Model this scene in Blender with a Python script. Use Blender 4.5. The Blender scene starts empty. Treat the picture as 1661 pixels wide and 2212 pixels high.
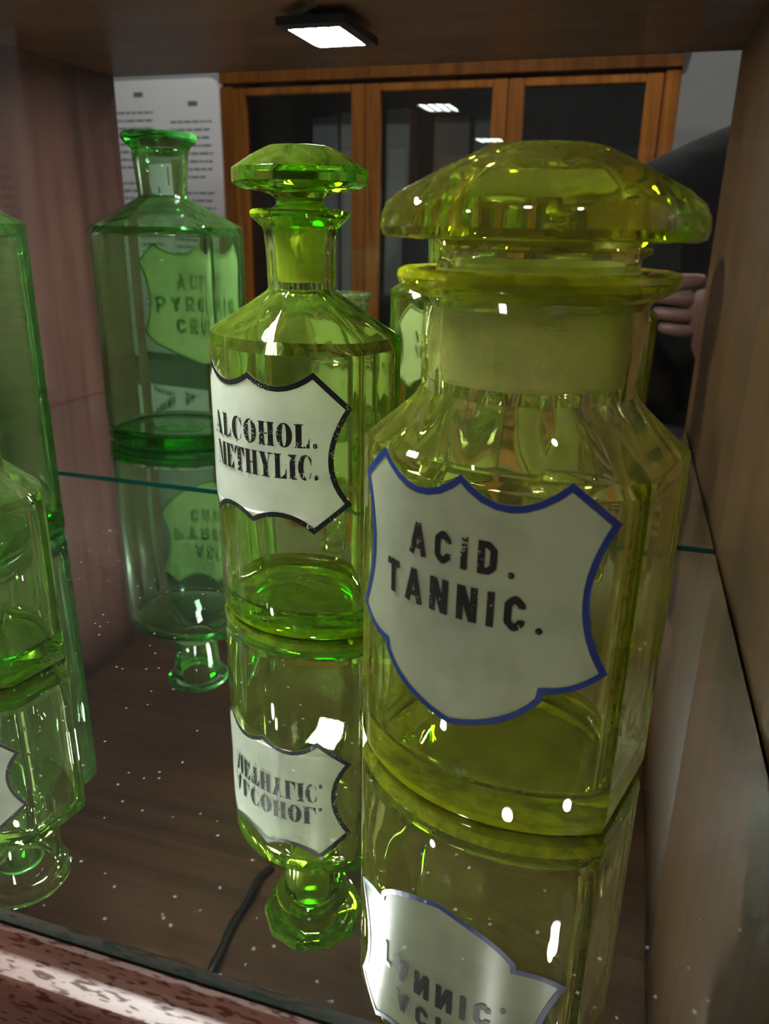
import bpy, bmesh, math, random
from mathutils import Vector, Matrix
from mathutils.geometry import tessellate_polygon
random.seed(7)
sc = bpy.context.scene
COL = sc.collection
R = math.radians

# ------------------------------------------------------------------ camera
cam_d = bpy.data.cameras.new('camera')
cam = bpy.data.objects.new('camera', cam_d)
COL.objects.link(cam)
TH, PS, RO = R(19.84), R(16.78), R(1.007)
fw = Vector((-math.sin(PS) * math.cos(TH), math.cos(PS) * math.cos(TH), -math.sin(TH)))
r0 = Vector((math.cos(PS), math.sin(PS), 0))
u0 = r0.cross(fw)
rt = math.cos(RO) * r0 + math.sin(RO) * u0
up = math.cos(RO) * u0 - math.sin(RO) * r0
CAMZ = 0.22
cam.matrix_world = Matrix(((rt.x, up.x, -fw.x, 0), (rt.y, up.y, -fw.y, 0), (rt.z, up.z, -fw.z, CAMZ), (0, 0, 0, 1)))
cam_d.sensor_fit = 'VERTICAL'
cam_d.sensor_height = 36.0
cam_d.lens = 1680.0 / 2212.0 * 36.0
cam_d.clip_start = 0.01
cam_d.dof.use_dof = True
cam_d.dof.focus_distance = 0.395
cam_d.dof.aperture_fstop = 14.0
sc.camera = cam

# ------------------------------------------------------------------ world, exposure, integrator
w = bpy.data.worlds.new('world')
sc.world = w
w.use_nodes = True
w.node_tree.nodes['Background'].inputs[0].default_value = (0.55, 0.6, 0.7, 1)
w.node_tree.nodes['Background'].inputs[1].default_value = 0.02
sc.view_settings.view_transform = 'Standard'
sc.view_settings.look = 'None'
sc.view_settings.gamma = 1.0
sc.view_settings.use_curve_mapping = False
sc.view_settings.exposure = 0.72
cy = sc.cycles
cy.max_bounces = 18
cy.transmission_bounces = 16
cy.glossy_bounces = 8
cy.diffuse_bounces = 2
cy.transparent_max_bounces = 24
cy.sample_clamp_indirect = 30.0
cy.blur_glossy = 0.2
cy.use_adaptive_sampling = True
cy.adaptive_threshold = 0.15
cy.adaptive_min_samples = 16
cy.use_denoising = True
try:
    cy.denoiser = 'OPENIMAGEDENOISE'
except Exception:
    pass

LAMP_STRENGTH = 380.0        # the LED panel inside the case
ROOM_LIGHT = 84.0           # the light panels in the room's ceiling

# ------------------------------------------------------------------ material helpers
MATS = {}
def new_mat(name):
    m = bpy.data.materials.new(name)
    m.use_nodes = True
    nt = m.node_tree
    nt.nodes.clear()
    out = nt.nodes.new('ShaderNodeOutputMaterial')
    MATS[name] = m
    return m, nt, out
def N(nt, t, **kw):
    n = nt.nodes.new(t)
    for k, v in kw.items():
        if k.startswith('i_'):
            n.inputs[k[2:].replace('_', ' ')].default_value = v
        else:
            setattr(n, k, v)
    return n
def rgba(c):
    return (c[0], c[1], c[2], 1.0)
def plain(name, col, rough=0.5, metal=0.0, spec=0.5, coat=0.0, noise=0.0, scale=30.0):
    m, nt, out = new_mat(name)
    p = N(nt, 'ShaderNodeBsdfPrincipled')
    p.inputs['Base Color'].default_value = rgba(col)
    p.inputs['Roughness'].default_value = rough
    p.inputs['Metallic'].default_value = metal
    p.inputs['Specular IOR Level'].default_value = spec
    p.inputs['Coat Weight'].default_value = coat
    if noise:
        tc = N(nt, 'ShaderNodeTexCoord')
        nz = N(nt, 'ShaderNodeTexNoise'); nz.inputs['Scale'].default_value = scale; nz.inputs['Detail'].default_value = 6
        nt.links.new(tc.outputs['Object'], nz.inputs['Vector'])
        mx = N(nt, 'ShaderNodeMix', data_type='RGBA')
        mx.inputs['A'].default_value = rgba([c * (1 - noise) for c in col])
        mx.inputs['B'].default_value = rgba([min(1, c * (1 + noise)) for c in col])
        nt.links.new(nz.outputs['Fac'], mx.inputs['Factor'])
        nt.links.new(mx.outputs['Result'], p.inputs['Base Color'])
    nt.links.new(p.outputs[0], out.inputs[0])
    return m
def wood(name, dark, light, axis='Z', rough=0.3, coat=0.3, coat_rough=0.12, scale=1.0, pores=0.0):
    """streaky varnished wood; the grain runs along the given axis"""
    m, nt, out = new_mat(name)
    p = N(nt, 'ShaderNodeBsdfPrincipled')
    tc = N(nt, 'ShaderNodeTexCoord')
    mp = N(nt, 'ShaderNodeMapping')
    s = [40.0 * scale] * 3
    s['XYZ'.index(axis)] = 2.2 * scale
    mp.inputs['Scale'].default_value = s
    nt.links.new(tc.outputs['Object'], mp.inputs['Vector'])
    n1 = N(nt, 'ShaderNodeTexNoise'); n1.inputs['Scale'].default_value = 1.0; n1.inputs['Detail'].default_value = 4; n1.inputs['Distortion'].default_value = 0.8
    n2 = N(nt, 'ShaderNodeTexNoise'); n2.inputs['Scale'].default_value = 7.0; n2.inputs['Detail'].default_value = 2
    nt.links.new(mp.outputs[0], n1.inputs['Vector'])
    nt.links.new(mp.outputs[0], n2.inputs['Vector'])
    mth = N(nt, 'ShaderNodeMath', operation='MULTIPLY_ADD')
    mth.inputs[1].default_value = 0.35
    nt.links.new(n2.outputs['Fac'], mth.inputs[0])
    nt.links.new(n1.outputs['Fac'], mth.inputs[2])
    rp = N(nt, 'ShaderNodeValToRGB')
    rp.color_ramp.elements[0].position = 0.45; rp.color_ramp.elements[0].color = rgba(dark)
    rp.color_ramp.elements[1].position = 0.85; rp.color_ramp.elements[1].color = rgba(light)
    nt.links.new(mth.outputs[0], rp.inputs[0])
    col_out = rp.outputs[0]
    if pores:
        mp2 = N(nt, 'ShaderNodeMapping')
        s2 = [900.0] * 3
        s2['XYZ'.index(axis)] = 170.0
        mp2.inputs['Scale'].default_value = s2
        nt.links.new(tc.outputs['Object'], mp2.inputs['Vector'])
        n3 = N(nt, 'ShaderNodeTexNoise'); n3.inputs['Scale'].default_value = 1.0; n3.inputs['Detail'].default_value = 1
        nt.links.new(mp2.outputs[0], n3.inputs['Vector'])
        r3 = N(nt, 'ShaderNodeValToRGB')
        r3.color_ramp.elements[0].position = 0.56; r3.color_ramp.elements[0].color = (1, 1, 1, 1)
        r3.color_ramp.elements[1].position = 0.62; r3.color_ramp.elements[1].color = (0.25, 0.12, 0.1, 1)
        nt.links.new(n3.outputs['Fac'], r3.inputs[0])
        mx = N(nt, 'ShaderNodeMix', data_type='RGBA', blend_type='MULTIPLY')
        mx.inputs['Factor'].default_value = pores
        nt.links.new(col_out, mx.inputs['A']); nt.links.new(r3.outputs[0], mx.inputs['B'])
        col_out = mx.outputs['Result']
        sp = N(nt, 'ShaderNodeSeparateColor'); nt.links.new(r3.outputs[0], sp.inputs[0])
        nt.links.new(sp.outputs[0], p.inputs['Specular IOR Level'])
        cm = N(nt, 'ShaderNodeMath', operation='MULTIPLY'); cm.inputs[1].default_value = coat; nt.links.new(sp.outputs[1], cm.inputs[0])
        nt.links.new(cm.outputs[0], p.inputs['Coat Weight'])
    nt.links.new(col_out, p.inputs['Base Color'])
    p.inputs['Roughness'].default_value = rough
    p.inputs['Coat Weight'].default_value = coat
    p.inputs['Coat Roughness'].default_value = coat_rough
    bp = N(nt, 'ShaderNodeBump'); bp.inputs['Strength'].default_value = 0.12; bp.inputs['Distance'].default_value = 0.001
    nt.links.new(mth.outputs[0], bp.inputs['Height'])
    nt.links.new(bp.outputs[0], p.inputs['Normal'])
    nt.links.new(p.outputs[0], out.inputs[0])
    return m
def glass(name, absorb, film=(0.6, 0.7, 0.1), film_w=0.06, rough=0.0, ior=1.5, glow=0.0, glow_col=(0.6, 0.8, 0.0), wavy=0.02):
    """pressed coloured glass: clear refracting body whose colour deepens with thickness (absorb = loss per metre),
    a thin diffuse film of dust and painted-in glow on its faces, and the faint inner bloom of uranium glass"""
    m, nt, out = new_mat(name)
    g = N(nt, 'ShaderNodeBsdfGlass')
    g.inputs['IOR'].default_value = ior
    g.inputs['Roughness'].default_value = rough
    g.inputs['Color'].default_value = (1, 1, 1, 1)
    tc = N(nt, 'ShaderNodeTexCoord')
    if wavy:
        nz = N(nt, 'ShaderNodeTexNoise'); nz.inputs['Scale'].default_value = 55.0; nz.inputs['Detail'].default_value = 1
        mp = N(nt, 'ShaderNodeMapping'); mp.inputs['Scale'].default_value = (1, 1, 0.25)
        nt.links.new(tc.outputs['Object'], mp.inputs['Vector'])
        nt.links.new(mp.outputs[0], nz.inputs['Vector'])
        bp = N(nt, 'ShaderNodeBump'); bp.inputs['Strength'].default_value = wavy * 6; bp.inputs['Distance'].default_value = 0.002
        nt.links.new(nz.outputs['Fac'], bp.inputs['Height'])
        nt.links.new(bp.outputs[0], g.inputs['Normal'])
    df = N(nt, 'ShaderNodeBsdfDiffuse')
    df.inputs['Color'].default_value = rgba(film)
    fac = film_w
    mx = N(nt, 'ShaderNodeMixShader')
    dz = N(nt, 'ShaderNodeTexNoise'); dz.inputs['Scale'].default_value = 90.0; dz.inputs['Detail'].default_value = 3; dz.inputs['Roughness'].default_value = 0.75
    nt.links.new(tc.outputs['Object'], dz.inputs['Vector'])
    mr = N(nt, 'ShaderNodeMapRange')
    mr.inputs['From Min'].default_value = 0.35; mr.inputs['From Max'].default_value = 0.7
    mr.inputs['To Min'].default_value = fac * 0.6; mr.inputs['To Max'].default_value = fac * 1.5
    nt.links.new(dz.outputs['Fac'], mr.inputs['Value'])
    nt.links.new(mr.outputs[0], mx.inputs[0])
    nt.links.new(g.outputs[0], mx.inputs[1]); nt.links.new(df.outputs[0], mx.inputs[2])
    last = mx
    if glow:
        ss = N(nt, 'ShaderNodeSubsurfaceScattering')
        ss.inputs['Color'].default_value = rgba(glow_col)
        ss.inputs['Radius'].default_value = (1, 1, 0.4)
        ss.inputs['Scale'].default_value = 0.02
        m2 = N(nt, 'ShaderNodeMixShader'); m2.inputs[0].default_value = glow
        nt.links.new(mx.outputs[0], m2.inputs[1]); nt.links.new(ss.outputs[0], m2.inputs[2])
        last = m2
    nt.links.new(last.outputs[0], out.inputs['Surface'])
    d = max(absorb)
    va = N(nt, 'ShaderNodeVolumeAbsorption')
    va.inputs['Density'].default_value = d
    va.inputs['Color'].default_value = rgba([1 - a / d for a in absorb])
    nt.links.new(va.outputs[0], out.inputs['Volume'])
    return m
def emit(name, col, s):
    m, nt, out = new_mat(name)
    e = N(nt, 'ShaderNodeEmission'); e.inputs[0].default_value = rgba(col); e.inputs[1].default_value = s
    nt.links.new(e.outputs[0], out.inputs[0])
    return m
def enamel(name, col, trans=0.45, stain=0.06, sheer=0.0):
    m, nt, out = new_mat(name)
    tc = N(nt, 'ShaderNodeTexCoord')
    nz = N(nt, 'ShaderNodeTexNoise'); nz.inputs['Scale'].default_value = 60.0; nz.inputs['Detail'].default_value = 8
    nt.links.new(tc.outputs['Object'], nz.inputs['Vector'])
    mx = N(nt, 'ShaderNodeMix', data_type='RGBA')
    mx.inputs['A'].default_value = rgba([c * (1 - stain * 2) for c in col]); mx.inputs['B'].default_value = rgba(col)
    mr = N(nt, 'ShaderNodeMapRange'); mr.inputs['From Min'].default_value = 0.3; mr.inputs['From Max'].default_value = 0.55
    nt.links.new(nz.outputs['Fac'], mr.inputs['Value']); nt.links.new(mr.outputs[0], mx.inputs['Factor'])
    p = N(nt, 'ShaderNodeBsdfPrincipled'); p.inputs['Roughness'].default_value = 0.28
    tr = N(nt, 'ShaderNodeBsdfTranslucent')
    nt.links.new(mx.outputs['Result'], p.inputs['Base Color']); nt.links.new(mx.outputs['Result'], tr.inputs['Color'])
    ms = N(nt, 'ShaderNodeMixShader'); ms.inputs[0].default_value = trans
    nt.links.new(p.outputs[0], ms.inputs[1]); nt.links.new(tr.outputs[0], ms.inputs[2])
    if sheer:                       # thin enough for the print to show through from behind
        tp_ = N(nt, 'ShaderNodeBsdfTransparent'); tp_.inputs['Color'].default_value = rgba(col)
        m5 = N(nt, 'ShaderNodeMixShader'); m5.inputs[0].default_value = sheer
        nt.links.new(ms.outputs[0], m5.inputs[1]); nt.links.new(tp_.outputs[0], m5.inputs[2])
        ms = m5
    nt.links.new(ms.outputs[0], out.inputs[0])
    return m
def worn_ink(name, col, wear=0.0, scale=900.0):
    """printed ink, with small flakes missing"""
    m, nt, out = new_mat(name)
    p = N(nt, 'ShaderNodeBsdfPrincipled'); p.inputs['Base Color'].default_value = rgba(col); p.inputs['Roughness'].default_value = 0.4
    if not wear:
        nt.links.new(p.outputs[0], out.inputs[0]); return m
    tc = N(nt, 'ShaderNodeTexCoord')
    nz = N(nt, 'ShaderNodeTexNoise'); nz.inputs['Scale'].default_value = scale; nz.inputs['Detail'].default_value = 2
    nt.links.new(tc.outputs['Object'], nz.inputs['Vector'])
    n2 = N(nt, 'ShaderNodeTexNoise'); n2.inputs['Scale'].default_value = 70.0
    nt.links.new(tc.outputs['Object'], n2.inputs['Vector'])
    ad = N(nt, 'ShaderNodeMath', operation='MULTIPLY_ADD'); ad.inputs[1].default_value = 0.7
    nt.links.new(n2.outputs['Fac'], ad.inputs[0]); nt.links.new(nz.outputs['Fac'], ad.inputs[2])
    gt = N(nt, 'ShaderNodeMath', operation='GREATER_THAN'); gt.inputs[1].default_value = 1.08 - wear
    nt.links.new(ad.outputs[0], gt.inputs[0])
    t = N(nt, 'ShaderNodeBsdfTransparent')
    ms = N(nt, 'ShaderNodeMixShader')
    nt.links.new(gt.outputs[0], ms.inputs[0]); nt.links.new(p.outputs[0], ms.inputs[1]); nt.links.new(t.outputs[0], ms.inputs[2])
    nt.links.new(ms.outputs[0], out.inputs[0])
    return m
def mirror_mat():
    m, nt, out = new_mat('mirror_silver')
    g = N(nt, 'ShaderNodeBsdfGlossy'); g.inputs['Color'].default_value = (0.84, 0.87, 0.86, 1); g.inputs['Roughness'].default_value = 0.0
    nt.links.new(g.outputs[0], out.inputs[0])
    return m
def shelf_face():
    """mirrored glass shelf: bright reflection, fine dust on top"""
    m, nt, out = new_mat('mirrored_shelf_glass')
    g = N(nt, 'ShaderNodeBsdfGlossy'); g.inputs['Color'].default_value = (0.86, 0.89, 0.86, 1); g.inputs['Roughness'].default_value = 0.0
    tc = N(nt, 'ShaderNodeTexCoord')
    vo = N(nt, 'ShaderNodeTexVoronoi'); vo.inputs['Scale'].default_value = 170.0
    nt.links.new(tc.outputs['Object'], vo.inputs['Vector'])
    lt = N(nt, 'ShaderNodeMath', operation='LESS_THAN'); lt.inputs[1].default_value = 0.11
    nt.links.new(vo.outputs['Distance'], lt.inputs[0])
    sep = N(nt, 'ShaderNodeSeparateColor'); nt.links.new(vo.outputs['Color'], sep.inputs[0])
    l2 = N(nt, 'ShaderNodeMath', operation='LESS_THAN'); l2.inputs[1].default_value = 0.55
    nt.links.new(sep.outputs[0], l2.inputs[0])
    mu = N(nt, 'ShaderNodeMath', operation='MULTIPLY'); nt.links.new(lt.outputs[0], mu.inputs[0]); nt.links.new(l2.outputs[0], mu.inputs[1])
    m3 = N(nt, 'ShaderNodeMath', operation='MULTIPLY_ADD'); m3.inputs[1].default_value = 0.22; m3.inputs[2].default_value = 0.006; nt.links.new(mu.outputs[0], m3.inputs[0])
    df = N(nt, 'ShaderNodeBsdfDiffuse'); df.inputs['Color'].default_value = (0.6, 0.57, 0.54, 1)
    m2 = N(nt, 'ShaderNodeMixShader')
    nt.links.new(m3.outputs[0], m2.inputs[0]); nt.links.new(g.outputs[0], m2.inputs[1]); nt.links.new(df.outputs[0], m2.inputs[2])
    nt.links.new(m2.outputs[0], out.inputs[0])
    return m
def clear_sheet(name, tint=(0.9, 0.92, 0.9), refl=0.06):
    m, nt, out = new_mat(name)
    g = N(nt, 'ShaderNodeBsdfGlossy'); g.inputs['Roughness'].default_value = 0.0
    t = N(nt, 'ShaderNodeBsdfTransparent'); t.inputs['Color'].default_value = rgba(tint)
    ms = N(nt, 'ShaderNodeMixShader'); ms.inputs[0].default_value = refl
    nt.links.new(t.outputs[0], ms.inputs[1]); nt.links.new(g.outputs[0], ms.inputs[2])
    nt.links.new(ms.outputs[0], out.inputs[0])
    return m

# glass recipes: loss per metre for red, green, blue
wood_side = wood('dark_walnut_upright', (0.042, 0.0165, 0.003), (0.086, 0.037, 0.008), 'Z', 0.45, 0.12, 0.22)
wood_left = wood('red_walnut_upright', (0.058, 0.025, 0.019), (0.108, 0.050, 0.038), 'Z', 0.36, 0.3, 0.15)
wood_top = wood('dark_walnut_boards', (0.064, 0.026, 0.012), (0.130, 0.055, 0.026), 'X', 0.4, 0.25, 0.2)
wood_rail = wood('varnished_front_rail', (0.12, 0.040, 0.024), (0.24, 0.095, 0.060), 'X', 0.50, 0.3, 0.34, pores=0.8)
wood_opp = wood('orange_pine', (0.24, 0.075, 0.010), (0.50, 0.175, 0.022), 'Z', 0.35, 0.4, 0.15)
wood_dk = plain('dark_cabinet_inside', (0.020, 0.016, 0.015), 0.7)
jar_glass = glass('yellow_green_glass', (6, 4, 60), (0.88, 0.90, 0.18), 0.034)
jar_frost = glass('ground_yellow_glass', (7, 4, 55), (0.86, 0.88, 0.36), 0.46, rough=0.35, wavy=0)
alc_glass = glass('lime_green_glass', (16, 4, 70), (0.62, 0.84, 0.10), 0.036)
alc_frost = glass('ground_lime_glass', (9, 4, 95), (0.80, 0.90, 0.02), 0.46, rough=0.35, wavy=0)
jar_glow = glass('yellow_glass_painted_glow', (6, 4, 60), (0.92, 0.94, 0.02), 0.20)  # glow of light caught in heel and lip, painted as a saturated film
alc_glow = glass('lime_glass_painted_glow', (16, 4, 70), (0.66, 0.94, 0.01), 0.17)  # same painted glow in lime
acet_glow = glass('emerald_glass_painted_glow', (40, 5, 42), (0.18, 0.80, 0.16), 0.10)  # same painted glow in emerald
lf_glow = glass('pale_glass_painted_glow', (18, 5, 45), (0.60, 0.88, 0.10), 0.14)  # same painted glow in pale green
acet_glass = glass('emerald_glass', (40, 5, 42), (0.36, 0.66, 0.18), 0.022, wavy=0.004)
lf_glass = glass('pale_green_glass', (18, 5, 45), (0.56, 0.74, 0.26), 0.030)
label_alc = enamel('white_enamel', (0.84, 0.84, 0.76), 0.4)
label_jar = enamel('shaded_white_enamel', (0.46, 0.48, 0.35), 0.4, 0.08)  # white enamel, its colour darkened for the shade on the jar's front
label_acet = enamel('thin_cream_enamel', (0.86, 0.90, 0.48), 0.55, 0.04, 0.30)
ink_black = worn_ink('black_ink', (0.010, 0.009, 0.009), 0.06)
ink_worn = worn_ink('worn_black_ink', (0.010, 0.008, 0.007), 0.025)
ink_border = worn_ink('black_border_ink', (0.012, 0.012, 0.014), 0.04)
ink_blue = worn_ink('blue_border_ink', (0.008, 0.030, 0.17), 0.0)
mirror_m = mirror_mat()
shelf_m = shelf_face()
edge_m = plain('green_glass_edge', (0.010, 0.090, 0.075), 0.10, coat=1.0)
lamp_black = plain('black_plastic', (0.012, 0.012, 0.012), 0.35)
lamp_emit = emit('led_light', (0.92, 1.0, 0.97), LAMP_STRENGTH)
clear_plastic = clear_sheet('clear_plastic', (0.92, 0.95, 0.96), 0.12)
front_pane_m = clear_sheet('front_glass', (0.985, 0.99, 0.985), 0.022)
pane_m = clear_sheet('door_glass', (0.80, 0.82, 0.82), 0.07)

# ------------------------------------------------------------------ mesh helpers
def link(name, me, mats, parent=None, sharp=None):
    if not isinstance(mats, (list, tuple)):
        mats = [mats]
    for m in mats:
        me.materials.append(m)
    o = bpy.data.objects.new(name, me)
    COL.objects.link(o)
    if parent is not None:
        o.parent = parent
    if sharp is not None:
        for p in me.polygons:
            p.use_smooth = True
        me.set_sharp_from_angle(angle=R(sharp))
    return o
def from_bm(name, bm, mats, parent=None, sharp=None, recalc=True):
    if recalc:
        bmesh.ops.recalc_face_normals(bm, faces=bm.faces)
    me = bpy.data.meshes.new(name)
    bm.to_mesh(me)
    bm.free()
    return link(name, me, mats, parent, sharp)
def box(bm, x0, x1, y0, y1, z0, z1, mi=0):
    vs = [bm.verts.new(p) for p in ((x0, y0, z0), (x1, y0, z0), (x1, y1, z0), (x0, y1, z0), (x0, y0, z1), (x1, y0, z1), (x1, y1, z1), (x0, y1, z1))]
    for f in ((0, 3, 2, 1), (4, 5, 6, 7), (0, 1, 5, 4), (1, 2, 6, 5), (2, 3, 7, 6), (3, 0, 4, 7)):
        bm.faces.new([vs[i] for i in f]).material_index = mi
def box_obj(name, dims, mat, parent=None, bevel=0.0):
    bm = bmesh.new()
    box(bm, *dims)
    if bevel:
        bmesh.ops.bevel(bm, geom=bm.edges[:], offset=bevel, segments=2, affect='EDGES')
    return from_bm(name, bm, mat, parent, 35 if bevel else None)
def tube(bm, pts, rad, n=8):
    rings = []
    pts = [Vector(p) for p in pts]
    for i, p in enumerate(pts):
        d = (pts[min(i + 1, len(pts) - 1)] - pts[max(i - 1, 0)]).normalized()
        a = d.orthogonal().normalized() if not rings else (rings_a - d * rings_a.dot(d)).normalized()
        rings_a = a
        b = d.cross(a)
        rr = rad[i] if isinstance(rad, (list, tuple)) else rad
        rings.append([bm.verts.new(p + rr * (math.cos(2 * math.pi * k / n) * a + math.sin(2 * math.pi * k / n) * b)) for k in range(n)])
    for i in range(len(rings) - 1):
        for k in range(n):
            bm.faces.new((rings[i][k], rings[i][(k + 1) % n], rings[i + 1][(k + 1) % n], rings[i + 1][k]))
    bm.faces.new(rings[0][::-1]); bm.faces.new(rings[-1])
def thing(name, label, cat, loc=(0, 0, 0), rotz=0.0, group=None):
    o = bpy.data.objects.new(name, None)
    COL.objects.link(o)
    o.empty_display_size = 0.02
    o.location = loc
    o.rotation_euler = (0, 0, rotz)
    o['label'] = label
    o['category'] = cat
    if group:
        o['group'] = group
    return o
def tag(o, label, cat, group=None):
    o['label'] = label
    o['category'] = cat
    if group:
        o['group'] = group
    return o
def struct(o):
    o['kind'] = 'structure'
    return o

# ------------------------------------------------------------------ the display case around the shelf
YM = 0.583            # face of the back mirror
XL, XR = -0.700, 0.083
ZC = 0.409            # underside of the case's top board
ZB = -0.30            # floor board of the compartment below the glass shelf
YF = 0.150            # front edge of the side boards
case = thing('display_case', 'dark varnished wooden display case with mirrored back around the glass shelf', 'display case', (0, 0, ZB - 0.03))
cz = ZB - 0.03
def case_part(name, dims, mat, bevel=0.0):
    o = box_obj(name, dims, mat, None, bevel)
    o.parent = case
    o.matrix_parent_inverse = Matrix.Translation((0, 0, -cz))
    return o
case_part('side_panel', (XR, XR + 0.022, YF - 0.008, YM + 0.03, cz, ZC + 0.05), wood_side, 0.0015)
case_part('side_panel', (XL - 0.022, XL, YF - 0.008, YM + 0.03, cz, ZC + 0.05), wood_left, 0.0015)
case_part('top_panel', (XL, XR, YF, YM + 0.03, ZC, ZC + 0.025), wood_top, 0.001)
case_part('front_crown_rail', (XL - 0.022, XR + 0.022, YF - 0.03, YF - 0.009, ZC + 0.004, ZC + 0.10), wood_top, 0.002)
case_part('back_mirror', (XL, XR, YM, YM + 0.005, -0.004, ZC), mirror_m)
case_part('back_panel', (XL, XR, YM + 0.006, YM + 0.02, ZB, ZC), wood_side)
case_part('bottom_board', (XL, XR, YF, YM + 0.005, ZB - 0.018, ZB), wood_top, 0.0012)
case_part('plinth', (XL - 0.022, XR + 0.022, YF - 0.008, YM + 0.03, -0.98, cz), wood_top, 0.002)
case_part('front_pane', (XL - 0.02, XR + 0.02, 0.1335, 0.1365, -0.06, ZC + 0.02), front_pane_m)
# moulded rail along the front, just under the shelf
prof = [(0.1585, -0.0085), (0.1570, -0.0090), (0.1558, -0.0110), (0.1550, -0.0122), (0.1500, -0.0126), (0.1455, -0.0132), (0.1440, -0.0150), (0.1428, -0.0190), (0.1420, -0.034), (0.1420, -0.075), (0.1585, -0.075)]
bm = bmesh.new()
va = [bm.verts.new((XL - 0.022, y, z)) for y, z in prof]
vb = [bm.verts.new((XR + 0.022, y, z)) for y, z in prof]
n = len(prof)
for i in range(n):
    bm.faces.new((va[i], va[(i + 1) % n], vb[(i + 1) % n], vb[i]))
bm.faces.new(va[::-1]); bm.faces.new(vb)
o = from_bm('front_rail', bm, wood_rail, case, 30)
o.matrix_parent_inverse = Matrix.Translation((0, 0, -cz))

# glass shelf with green edges
bm = bmesh.new()
box(bm, -0.698, 0.0805, 0.158, 0.5775, -0.006, 0.0)
for f in bm.faces:
    f.material_index = 0 if f.normal.z > 0.5 or abs(f.calc_center_median().z) < 1e-5 else 1
bm.faces.ensure_lookup_table()
for f in bm.faces:
    if abs(f.calc_center_median().z + 0.006) < 1e-5:
        f.material_index = 2
shelf = from_bm('glass_shelf', bm, [shelf_m, edge_m, lamp_black])
tag(shelf, 'mirrored glass shelf with green edges carrying all the bottles', 'shelf')

# LED panel lamp hung below the top board
LX0, LX1, LY0, LY1, LZ = -0.3365, -0.2700, 0.3210, 0.4190, 0.3940
lamp = thing('led_panel_lamp', 'small square LED panel lamp hanging under the top board of the case', 'lamp', ((LX0 + LX1) / 2, (LY0 + LY1) / 2, LZ))
def lamp_part(o):
    o.parent = lamp
    o.matrix_parent_inverse = Matrix.Translation(-lamp.location)
    return o
bm = bmesh.new()
t = 0.0045
t2 = 0.0115
box(bm, LX0, LX1, LY0, LY1, LZ + 0.003, LZ + 0.007)
box(bm, LX0, LX0 + t, LY0, LY1, LZ, LZ + 0.003)
box(bm, LX1 - t2, LX1, LY0, LY1, LZ, LZ + 0.003)
box(bm, LX0 + t, LX1 - t2, LY0, LY0 + t, LZ, LZ + 0.003)
box(bm, LX0 + t, LX1 - t2, LY1 - 0.018, LY1, LZ, LZ + 0.003)
lamp_part(from_bm('lamp_housing', bm, lamp_black))
lamp_part(box_obj('led_board', (LX0 + t, LX1 - t2, LY0 + t, LY1 - 0.018, LZ + 0.0018, LZ + 0.0028), plain('white_led_board', (0.7, 0.7, 0.7), 0.5)))
bwid = (LX1 - t2 - LX0 - t) / 4
for kk in range(4):
    lamp_part(box_obj('light_bar', (LX0 + t + bwid * (kk + 0.24), LX0 + t + bwid * (kk + 0.76), LY0 + t + 0.002, LY1 - 0.0195, LZ + 0.0004, LZ + 0.0016), lamp_emit))
lamp_part(box_obj('clear_bracket', (-0.3090, -0.2960, LY1 - 0.007, LY1 - 0.003, LZ + 0.0072, ZC - 0.0002), clear_plastic))
bm = bmesh.new()
tube(bm, [(-0.3020, LY1 - 0.008, LZ + 0.0078), (-0.3030, LY1 - 0.001, LZ + 0.0092), (-0.3080, 0.4215, LZ + 0.0100), (-0.3170, 0.4260, ZC - 0.0042)], 0.0014, 6)
tube(bm, [(-0.3140, 0.4240, ZC - 0.0042), (-0.3040, 0.4290, ZC - 0.0042), (-0.2930, 0.4370, ZC - 0.0042), (-0.2890, 0.4500, ZC - 0.0042), (-0.2910, 0.4720, ZC - 0.0042), (-0.2955, 0.5000, ZC - 0.0042), (-0.2930, 0.5230, ZC - 0.0042), (-0.2955, 0.5600, ZC - 0.0042), (-0.2890, 0.5760, ZC - 0.0042)], 0.0042, 8)
lamp_part(from_bm('cord', bm, lamp_black, None, 60))

# ------------------------------------------------------------------ apothecary glass
def plan(th, hw, hd, sag, inset=0.0, p=40.0, chamfer=0.0):
    """outline radius at angle th: flat sides at +-hw, bowed front and back"""
    c, s = math.cos(th), math.sin(th)
    Rr = (hw * hw + sag * sag) / (2 * sag)
    oy = hd + sag - Rr                      # bow centre lies at -+oy
    inv = []
    if abs(c) > 1e-9:
        inv.append(abs(c) / (hw - inset))
    for sg in (1, -1):
        cyy = sg * oy
        b = s * cyy
        q = cyy * cyy - (Rr - inset) ** 2
        d = b + math.sqrt(max(0.0, b * b - q))
        inv.append(1.0 / d)
    if chamfer:
        for sx in (1, -1):
            for sy in (1, -1):
                k = (sx * c + sy * s) * 0.70711
                if k > 0:
                    inv.append(k / ((hw + hd) * 0.70711 - chamfer - inset))
    m = max(inv)
    return 1.0 / (m * sum((v / m) ** p for v in inv) ** (1.0 / p))
def polyr(th, n, r, ph=0.0):
    a = (th - ph) % (2 * math.pi / n) - math.pi / n
    return r * math.cos(math.pi / n) / math.cos(a)
def angles(hw, hd, extra=(), n=120):
    a = [2 * math.pi * i / n for i in range(n)]
    k = math.atan2(hd, hw)
    for b in (k, math.pi - k, math.pi + k, 2 * math.pi - k):
        for d in (-0.05, -0.02, 0.0, 0.02, 0.05):
            a.append((b + d) % (2 * math.pi))
    a = sorted(set(round(x, 5) for x in a))
    out = [a[0]]
    for x in a[1:]:
        if x - out[-1] > 0.004:
            out.append(x)
    return out
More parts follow.
